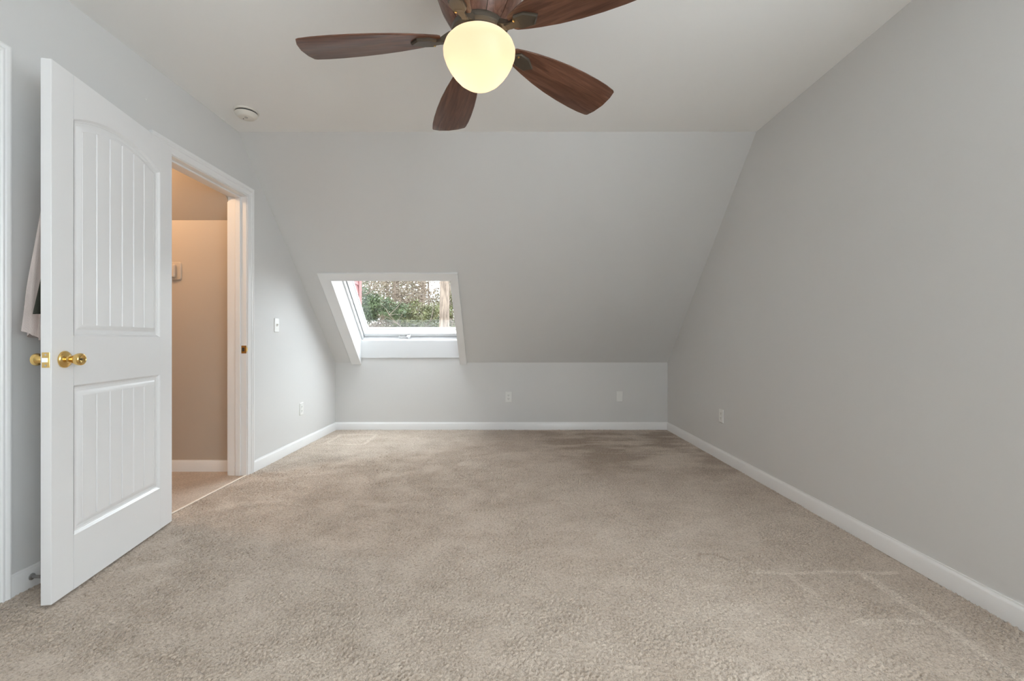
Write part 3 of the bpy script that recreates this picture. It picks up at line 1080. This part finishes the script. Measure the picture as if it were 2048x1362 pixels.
# ------------------------------------------------------------------ smoke detector
sd = empty('smoke_detector', (-1.717, 2.91, ZC))
tag(sd, 'round off-white smoke detector on the ceiling by the left wall', 'smoke detector')
MB().lathe([(0.0, 0.0), (0.074, 0.0), (0.074, -0.007), (0.070, -0.011), (0.0, -0.011)], seg=48).build('base', M['detector'], sd, smooth=35)
MB().lathe([(0.064, -0.010), (0.064, -0.0195)], seg=48).build('vent_gap', M['dark_slot'], sd)
bd = MB().lathe([(0.0, -0.0185), (0.066, -0.0185), (0.067, -0.0215), (0.060, -0.033), (0.050, -0.043), (0.045, -0.046), (0.0, -0.0475)], seg=48).build('body', M['detector'], sd, smooth=30)
MB().lathe([(0.010, -0.046), (0.010, -0.0495), (0.0, -0.050)], (0.006, -0.012, 0), 20).build('test_button', mat('grey_button', (0.42, 0.41, 0.38, 1), 0.5, var=0.02), bd, smooth=40)
MB().lathe([(0.003, -0.046), (0.003, -0.0490), (0.0, -0.0495)], (-0.022, 0.004, 0), 12).build('indicator', M['dark_slot'], bd)

# ------------------------------------------------------------------ ceiling fan
fan = empty('ceiling_fan', (-0.115, 1.73, ZC))
tag(fan, 'walnut five-blade ceiling fan with a glowing frosted glass bowl', 'ceiling fan')
HP = [(0.150, 0.0), (0.166, -0.02), (0.178, -0.07), (0.178, -0.11), (0.166, -0.165), (0.146, -0.22), (0.118, -0.268), (0.098, -0.292)]
MB().lathe([(r - 0.006, h) for r, h in HP] + [(0.0, -0.292)], seg=48).build('motor_core', M['bronze'], fan, smooth=40)
NPAN = 10
for k in range(NPAN):
    a0 = 2 * PI * k / NPAN + 0.014
    a1 = 2 * PI * (k + 1) / NPAN - 0.014
    mb = MB()
    mb.lathe(HP, seg=6, a0=a0, a1=a1)
    mb.lathe([(r - 0.007, h) for r, h in HP], seg=6, a0=a0, a1=a1)
    n = 7
    off = len(HP) * n
    for j in range(len(HP) - 1):
        for i in (0, 6):
            mb.f.append((j * n + i, (j + 1) * n + i, off + (j + 1) * n + i, off + j * n + i))
    mb.build('housing_panel', M['walnut_panel'], fan, smooth=40)
MB().lathe([(0.0, -0.288), (0.104, -0.288), (0.108, -0.294), (0.108, -0.312), (0.103, -0.318), (0.098, -0.322), (0.098, -0.332), (0.088, -0.338), (0.0, -0.338)],
           seg=48).build('fitter_ring', M['bronze'], fan, smooth=35)
GP = [(0.086, -0.331), (0.104, -0.335), (0.121, -0.344), (0.133, -0.358), (0.1395, -0.377), (0.138, -0.397), (0.130, -0.420), (0.117, -0.445),
      (0.101, -0.468), (0.082, -0.489), (0.059, -0.506), (0.033, -0.517), (0.012, -0.521), (0.0, -0.5215)]
MB().lathe(GP, seg=64).build('glass_bowl', M['lamp_glass'], fan, smooth=80)
for bx_, by_ in ((0.045, 0.0), (-0.045, 0.0)):
    ld = bpy.data.lights.new('bulb_light', 'POINT')
    ld.energy = 0.034
    ld.color = (1.0, 0.64, 0.35)
    ld.shadow_soft_size = 0.03
    lo = bpy.data.objects.new('bulb_light', ld)
    lo.location = (bx_, by_, -0.445)
    lo.parent = fan
    COL.objects.link(lo)

# blade: local +x outwards, ccw side (+y) lower
BS = [(0.150, 0.026), (0.160, 0.034), (0.20, 0.047), (0.25, 0.060), (0.32, 0.075), (0.40, 0.087), (0.48, 0.094), (0.56, 0.097), (0.62, 0.096), (0.668, 0.091)]
outl = [(x, w) for x, w in BS]
tip = []
R_T = 0.70
outl_full = [(x, -w) for x, w in BS] + [(0.678, -0.086), (0.690, -0.052), (0.696, 0.0), (0.690, 0.052), (0.678, 0.086)] + [(x, w) for x, w in BS[::-1]]
zt, zb_ = 0.0035, -0.0035
cxm = 0.42
mb = MB()
inner = [(cxm + (x - cxm) * 0.994, y * 0.97) for x, y in outl_full]
mb.loops([[(x, y, zt) for x, y in inner], [(x, y, zt - 0.0015) for x, y in outl_full], [(x, y, zb_ + 0.0015) for x, y in outl_full],
          [(x, y, zb_) for x, y in inner]], True, True, True)
blade_me = mb.mesh('blade', M['walnut'], smooth=30)
mb = MB()
pl = [(0.128, -0.012), (0.165, -0.013), (0.182, -0.030), (0.225, -0.026), (0.268, 0.004), (0.240, 0.034), (0.190, 0.030), (0.165, 0.013), (0.128, 0.012)]
pin = [(0.19 + (x - 0.19) * 0.93, y * 0.86) for x, y in pl]
mb.loops([[(x, y, zb_) for x, y in pl], [(x, y, zb_ - 0.006) for x, y in pl], [(x, y, zb_ - 0.011) for x, y in pin]], True, True, True)
iron_me = mb.mesh('blade_iron', M['bronze'], smooth=30)
mb = MB()
rings = []
for x, z, w, h in ((0.090, 0.016, 0.021, 0.011), (0.112, 0.012, 0.018, 0.011), (0.132, 0.004, 0.015, 0.010), (0.150, -0.004, 0.014, 0.008), (0.166, -0.008, 0.014, 0.006), (0.195, -0.010, 0.014, 0.005)):
    rings.append([(x - h * 0.5, -w, z - h), (x - h * 0.5, w, z - h), (x + h * 0.5, w, z + h * 0.5), (x + h * 0.5, -w, z + h * 0.5)])
mb.loops(rings, True, True, True)
arm_me = mb.mesh('arm', M['bronze'], smooth=35)
mb = MB()
mb.lathe([(0.0045, zb_ - 0.010), (0.0042, zb_ - 0.0135), (0.0, zb_ - 0.0145)], (0.178, -0.016, 0), 12)
screw_me = mb.mesh('screw', M['brass'], smooth=40)
for k, ang in enumerate((35.7, 107.7, 180.0, 252.0, 324.0)):
    b = bpy.data.objects.new('blade', blade_me)
    b.parent = fan
    b.location = (0, 0, -0.318)
    b.rotation_euler = (math.radians(-12), math.radians(4.3), math.radians(ang))
    COL.objects.link(b)
    for me in (iron_me, arm_me, screw_me):
        c = bpy.data.objects.new(me.name, me)
        c.parent = b
        COL.objects.link(c)

# ------------------------------------------------------------------ outdoors
GZ = -2.8
struct(box(-60, YB + 0.3, GZ - 0.1, 60, 90, GZ).build('ground', M['ground']), 'leaf-strewn ground far below the skylight', 'ground')
# roof skin around the skylight
rf = MB()
slope_slab(rf, -6.0, SKX0 - 0.012, -0.6, SL + 0.4, 0.28, 0.34)
slope_slab(rf, SKX1 + 0.012, XR + T, -0.6, SL + 0.4, 0.28, 0.34)
slope_slab(rf, SKX0 - 0.012, SKX1 + 0.012, SKS1 + 0.012, SL + 0.4, 0.28, 0.34)
slope_slab(rf, SKX0 - 0.012, SKX1 + 0.012, -0.6, 0.06, 0.28, 0.34)
struct(rf.build('roof', M['roofing']), 'grey shingle roof around the skylight outside', 'roof')

# red dormer beside the skylight
DX, DYF = -1.935, 5.80
dm = empty('dormer', (DX, DYF, 0.3))
tag(dm, 'red lap-sided dormer wall outside the skylight', 'dormer')
z_roof = lambda y: ZK + 0.34 * NZ + (YB + 0.34 * NY - y) * (UPZ / -UPY)
cheek = [(DYF - 0.01, z_roof(DYF) - 0.05), (DYF - 0.01, 3.0), (z_roof(0) - 3.0 > 0 and 3.2 or 3.2, 3.0)]
ytop = YB + 0.34 * NY - (2.98 - ZK - 0.34 * NZ) * (-UPY / UPZ)
MB().prism([(DYF - 0.01, z_roof(DYF) - 0.04), (DYF - 0.01, 2.98), (ytop, 2.98)], f3, DX - 0.12, DX - 0.014).build('sheathing', M['siding_trim'], dm, world=True)
z = z_roof(DYF) - 0.02
EXP = 0.118
while z < 2.95:
    zt_ = z + EXP
    ys = max(YB + 0.34 * NY - (z - ZK - 0.34 * NZ) * (-UPY / UPZ), ytop)
    yr = DYF - 0.10
    mb = MB()
    prof = [(DX - 0.014, z), (DX + 0.010, z), (DX + 0.009, z + 0.008), (DX - 0.006, zt_ + 0.012), (DX - 0.014, zt_ + 0.012)]
    if yr - ys > 0.01:
        mb.prism(prof, lambda a, b, h: (a, h, b), min(ys, yr - 0.02), yr)
        mb.build('siding_board', M['siding'], dm, world=True)
    z += EXP
box(DX - 0.13, DYF - 0.10, z_roof(DYF) - 0.03, DX + 0.016, DYF, 2.98, bev=0.002).build('corner_board', M['siding_trim'], dm, world=True)
box(DX - 0.4, ytop - 0.1, 2.98, DX + 0.25, DYF + 0.3, 3.08).build('eave', M['siding_trim'], dm, world=True)


def leaf_mesh(name, P, size, m, aspect=0.5):
    n = len(P)
    d = rng.standard_normal((n, 3))
    d /= np.linalg.norm(d, axis=1)[:, None]
    e_ = rng.standard_normal((n, 3))
    e_ -= (e_ * d).sum(1)[:, None] * d
    e_ /= np.linalg.norm(e_, axis=1)[:, None]
    s = (size * rng.uniform(0.6, 1.4, n))[:, None]
    V = np.stack([P - d * s, P + e_ * s * aspect, P + d * s, P - e_ * s * aspect], 1).reshape(-1, 3).astype(np.float32)
    me = bpy.data.meshes.new(name)
    me.vertices.add(4 * n)
    me.vertices.foreach_set('co', V.ravel())
    me.loops.add(4 * n)
    me.loops.foreach_set('vertex_index', np.arange(4 * n, dtype=np.int32))
    me.polygons.add(n)
    me.polygons.foreach_set('loop_start', np.arange(0, 4 * n, 4, dtype=np.int32))
    me.update(calc_edges=True)
    me.materials.append(m)
    return me


def foliage(parent, name, P, size, m, aspect=0.5):
    base = np.array(parent.location)
    o = bpy.data.objects.new(name, leaf_mesh(name, P - base, size, m, aspect))
    o.parent = parent
    o['kind'] = 'stuff'
    COL.objects.link(o)
    return o


def blob(c, r, n, clumps=26):
    """points gathered in small sprays around an ellipsoid"""
    c, r = np.array(c), np.array(r)
    q = rng.standard_normal((clumps, 3))
    q /= np.linalg.norm(q, axis=1)[:, None]
    q *= rng.uniform(0.25, 1.0, (clumps, 1)) ** 0.5
    k = rng.integers(0, clumps, n)
    return c + (q[k] + rng.standard_normal((n, 3)) * 0.13) * r


def trunk_pts(x, y, h, lean=(0.0, 0.0), wob=0.05, n=9):
    ph = random.random() * 6
    return [(x + lean[0] * i / n + wob * math.sin(ph + i * 1.3), y + lean[1] * i / n, GZ + h * i / n) for i in range(n + 1)]


def tree(name, x, y, h, r0, label, crown=None, leaf=None, size=0.05, lean=(0, 0), limbs=6, limb_z=(2, 6), twigs=True, aspect=0.5, wob=0.05):
    t = empty(name, (x, y, GZ))
    tag(t, label, 'tree')
    pts = trunk_pts(x, y, h, lean, wob)
    MB().tube(pts, [r0 * (1 - 0.55 * i / (len(pts) - 1)) for i in range(len(pts))], 14).build('trunk', M['bark'], t, smooth=60, world=True)
    if limbs:
        mb = MB()
        for k in range(limbs):
            z0 = GZ + random.uniform(*limb_z)
            a = random.uniform(0, 2 * PI)
            ln = random.uniform(0.8, 2.2)
            p = Vector((x + lean[0] * (z0 - GZ) / h, y, z0))
            d = Vector((math.cos(a), math.sin(a), random.uniform(0.1, 0.7)))
            ps = [p + d * ln * j / 5 + Vector((0.08 * math.sin(j * 2 + k), 0.08 * math.cos(j * 2.3 + k), 0)) for j in range(6)]
            mb.tube(ps, [r0 * 0.22 * (1 - j / 6) + 0.006 for j in range(6)], 6)
            if twigs:
                for j in range(2, 6):
                    for _ in range(3):
                        dd = Vector((random.uniform(-1, 1), random.uniform(-1, 1), random.uniform(-0.3, 1))).normalized()
                        mb.tube([ps[j], ps[j] + dd * 0.3 + Vector((0.03, 0, 0.02)), ps[j] + dd * 0.6], [0.009, 0.006, 0.003], 4)
        mb.build('branches', M['twig'], t, world=True)['kind'] = 'stuff'
    if crown:
        foliage(t, 'foliage', np.concatenate([blob(*c) for c in crown]), size, leaf, aspect)
    return t


tree('pine_tree', -2.02, 14.0, 16, 0.185, 'thick tan tree trunk at the right of the skylight view', limbs=0, wob=0.02,
     crown=[((-1.9, 14.1, 11.5), (2.2, 2.2, 1.6), 2600, 30)], leaf=M['leaf_green'], size=0.09, aspect=0.2)
tree('oak_tree', -3.62, 18.5, 15, 0.13, 'slimmer brown trunk left of the sky gap in the skylight view', limbs=9, limb_z=(4, 10), lean=(0.2, 0),
     crown=[((-3.3, 18.6, 10.8), (2.4, 2.4, 2.0), 1500, 40)], leaf=M['leaf_brown'], size=0.06)
tree('holly_tree', -5.1, 14.5, 7, 0.10, 'dark green evergreen beside the red siding in the skylight view', limbs=12, limb_z=(2.5, 6.5),
     crown=[((-5.0, 14.4, 2.15), (0.85, 0.8, 0.75), 6500, 60), ((-4.1, 14.6, 1.95), (0.75, 0.7, 0.4), 4000, 40), ((-5.4, 14.6, 0.6), (0.9, 0.9, 0.9), 2600, 30),
            ((-5.0, 14.5, 3.6), (1.0, 0.9, 0.8), 1400, 30)], leaf=M['leaf_green'], size=0.034)
tree('laurel_shrub', -3.0, 15.2, 4.8, 0.06, 'olive green leafy shrub left of the thick trunk in the skylight view', limbs=10, limb_z=(1.5, 4.5),
     crown=[((-2.9, 15.2, 1.75), (0.9, 0.7, 0.55), 8000, 60), ((-3.5, 15.3, 1.2), (0.9, 0.7, 0.6), 6000, 50), ((-2.6, 15.1, 0.4), (0.9, 0.8, 0.9), 2600, 30)],
     leaf=M['leaf_olive'], size=0.034)
tree('cedar_tree', -2.75, 21.0, 6.4, 0.10, 'pale green pointed tree in front of the sky gap', limbs=6, limb_z=(2, 5),
     crown=[((-2.95, 21.0, 2.6), (0.55, 0.5, 0.75), 3400, 34), ((-2.8, 21.0, 1.4), (0.9, 0.8, 0.9), 3000, 34)], leaf=M['leaf_olive'], size=0.045)
tree('beech_tree', -4.35, 16.8, 9.5, 0.085, 'brown leafless thicket tree in the middle of the skylight view', limbs=26, limb_z=(3.0, 7.5),
     crown=[((-4.4, 16.8, 1.4), (1.0, 0.8, 0.55), 4500, 70), ((-4.0, 16.8, 2.9), (1.3, 0.9, 0.8), 5000, 90)], leaf=M['leaf_brown'], size=0.034)
tree('young_tree', -1.0, 19.5, 11, 0.11, 'slender tree standing right of the thick trunk', limbs=10, limb_z=(3, 8),
     crown=[((-0.9, 19.5, 2.0), (1.0, 0.8, 1.4), 2600, 50)], leaf=M['leaf_olive'], size=0.05)

# the woods behind: a tangle nobody could count
fw = MB()
for k in range(90):
    x = random.uniform(-22, 12)
    if -3.75 < x + 0.0 < -3.0 and k % 3:
        x -= 3
    y = random.uniform(25, 36)
    h = random.uniform(6, 13)
    r = random.uniform(0.05, 0.16)
    fw.tube(trunk_pts(x, y, h, (random.uniform(-0.5, 0.5), 0), 0.06, 5), [r * (1 - 0.12 * i) for i in range(6)], 6)
far_o = fw.build('woodland', M['twig'])
tag(far_o, 'hazy brown woodland filling the background outside the skylight', 'woods', kind='stuff')
n = 150000
P = np.empty((n, 3))
P[:, 0] = rng.uniform(-20, 8, n)
P[:, 1] = rng.uniform(24, 34, n)
P[:, 2] = GZ + 9.6 * rng.beta(1.3, 1.0, n) + 0.8 * np.sin(P[:, 0] * 1.3) + 0.5 * np.sin(P[:, 0] * 3.1 + 1)
q_ = P[:, 0] / P[:, 1] + 0.006 * np.sin(P[:, 2] * 4.0 + P[:, 1])
gap = (q_ > -0.190) & (q_ < -0.150) & (P[:, 2] > 1 + (0.104 + 0.012 * np.sin(P[:, 0] * 9.0)) * P[:, 1])
P = P[~gap]
fo = bpy.data.objects.new('woodland_leaves', leaf_mesh('woodland_leaves', P, 0.085, M['leaf_far']))
fo.parent = far_o
fo['kind'] = 'stuff'
COL.objects.link(fo)
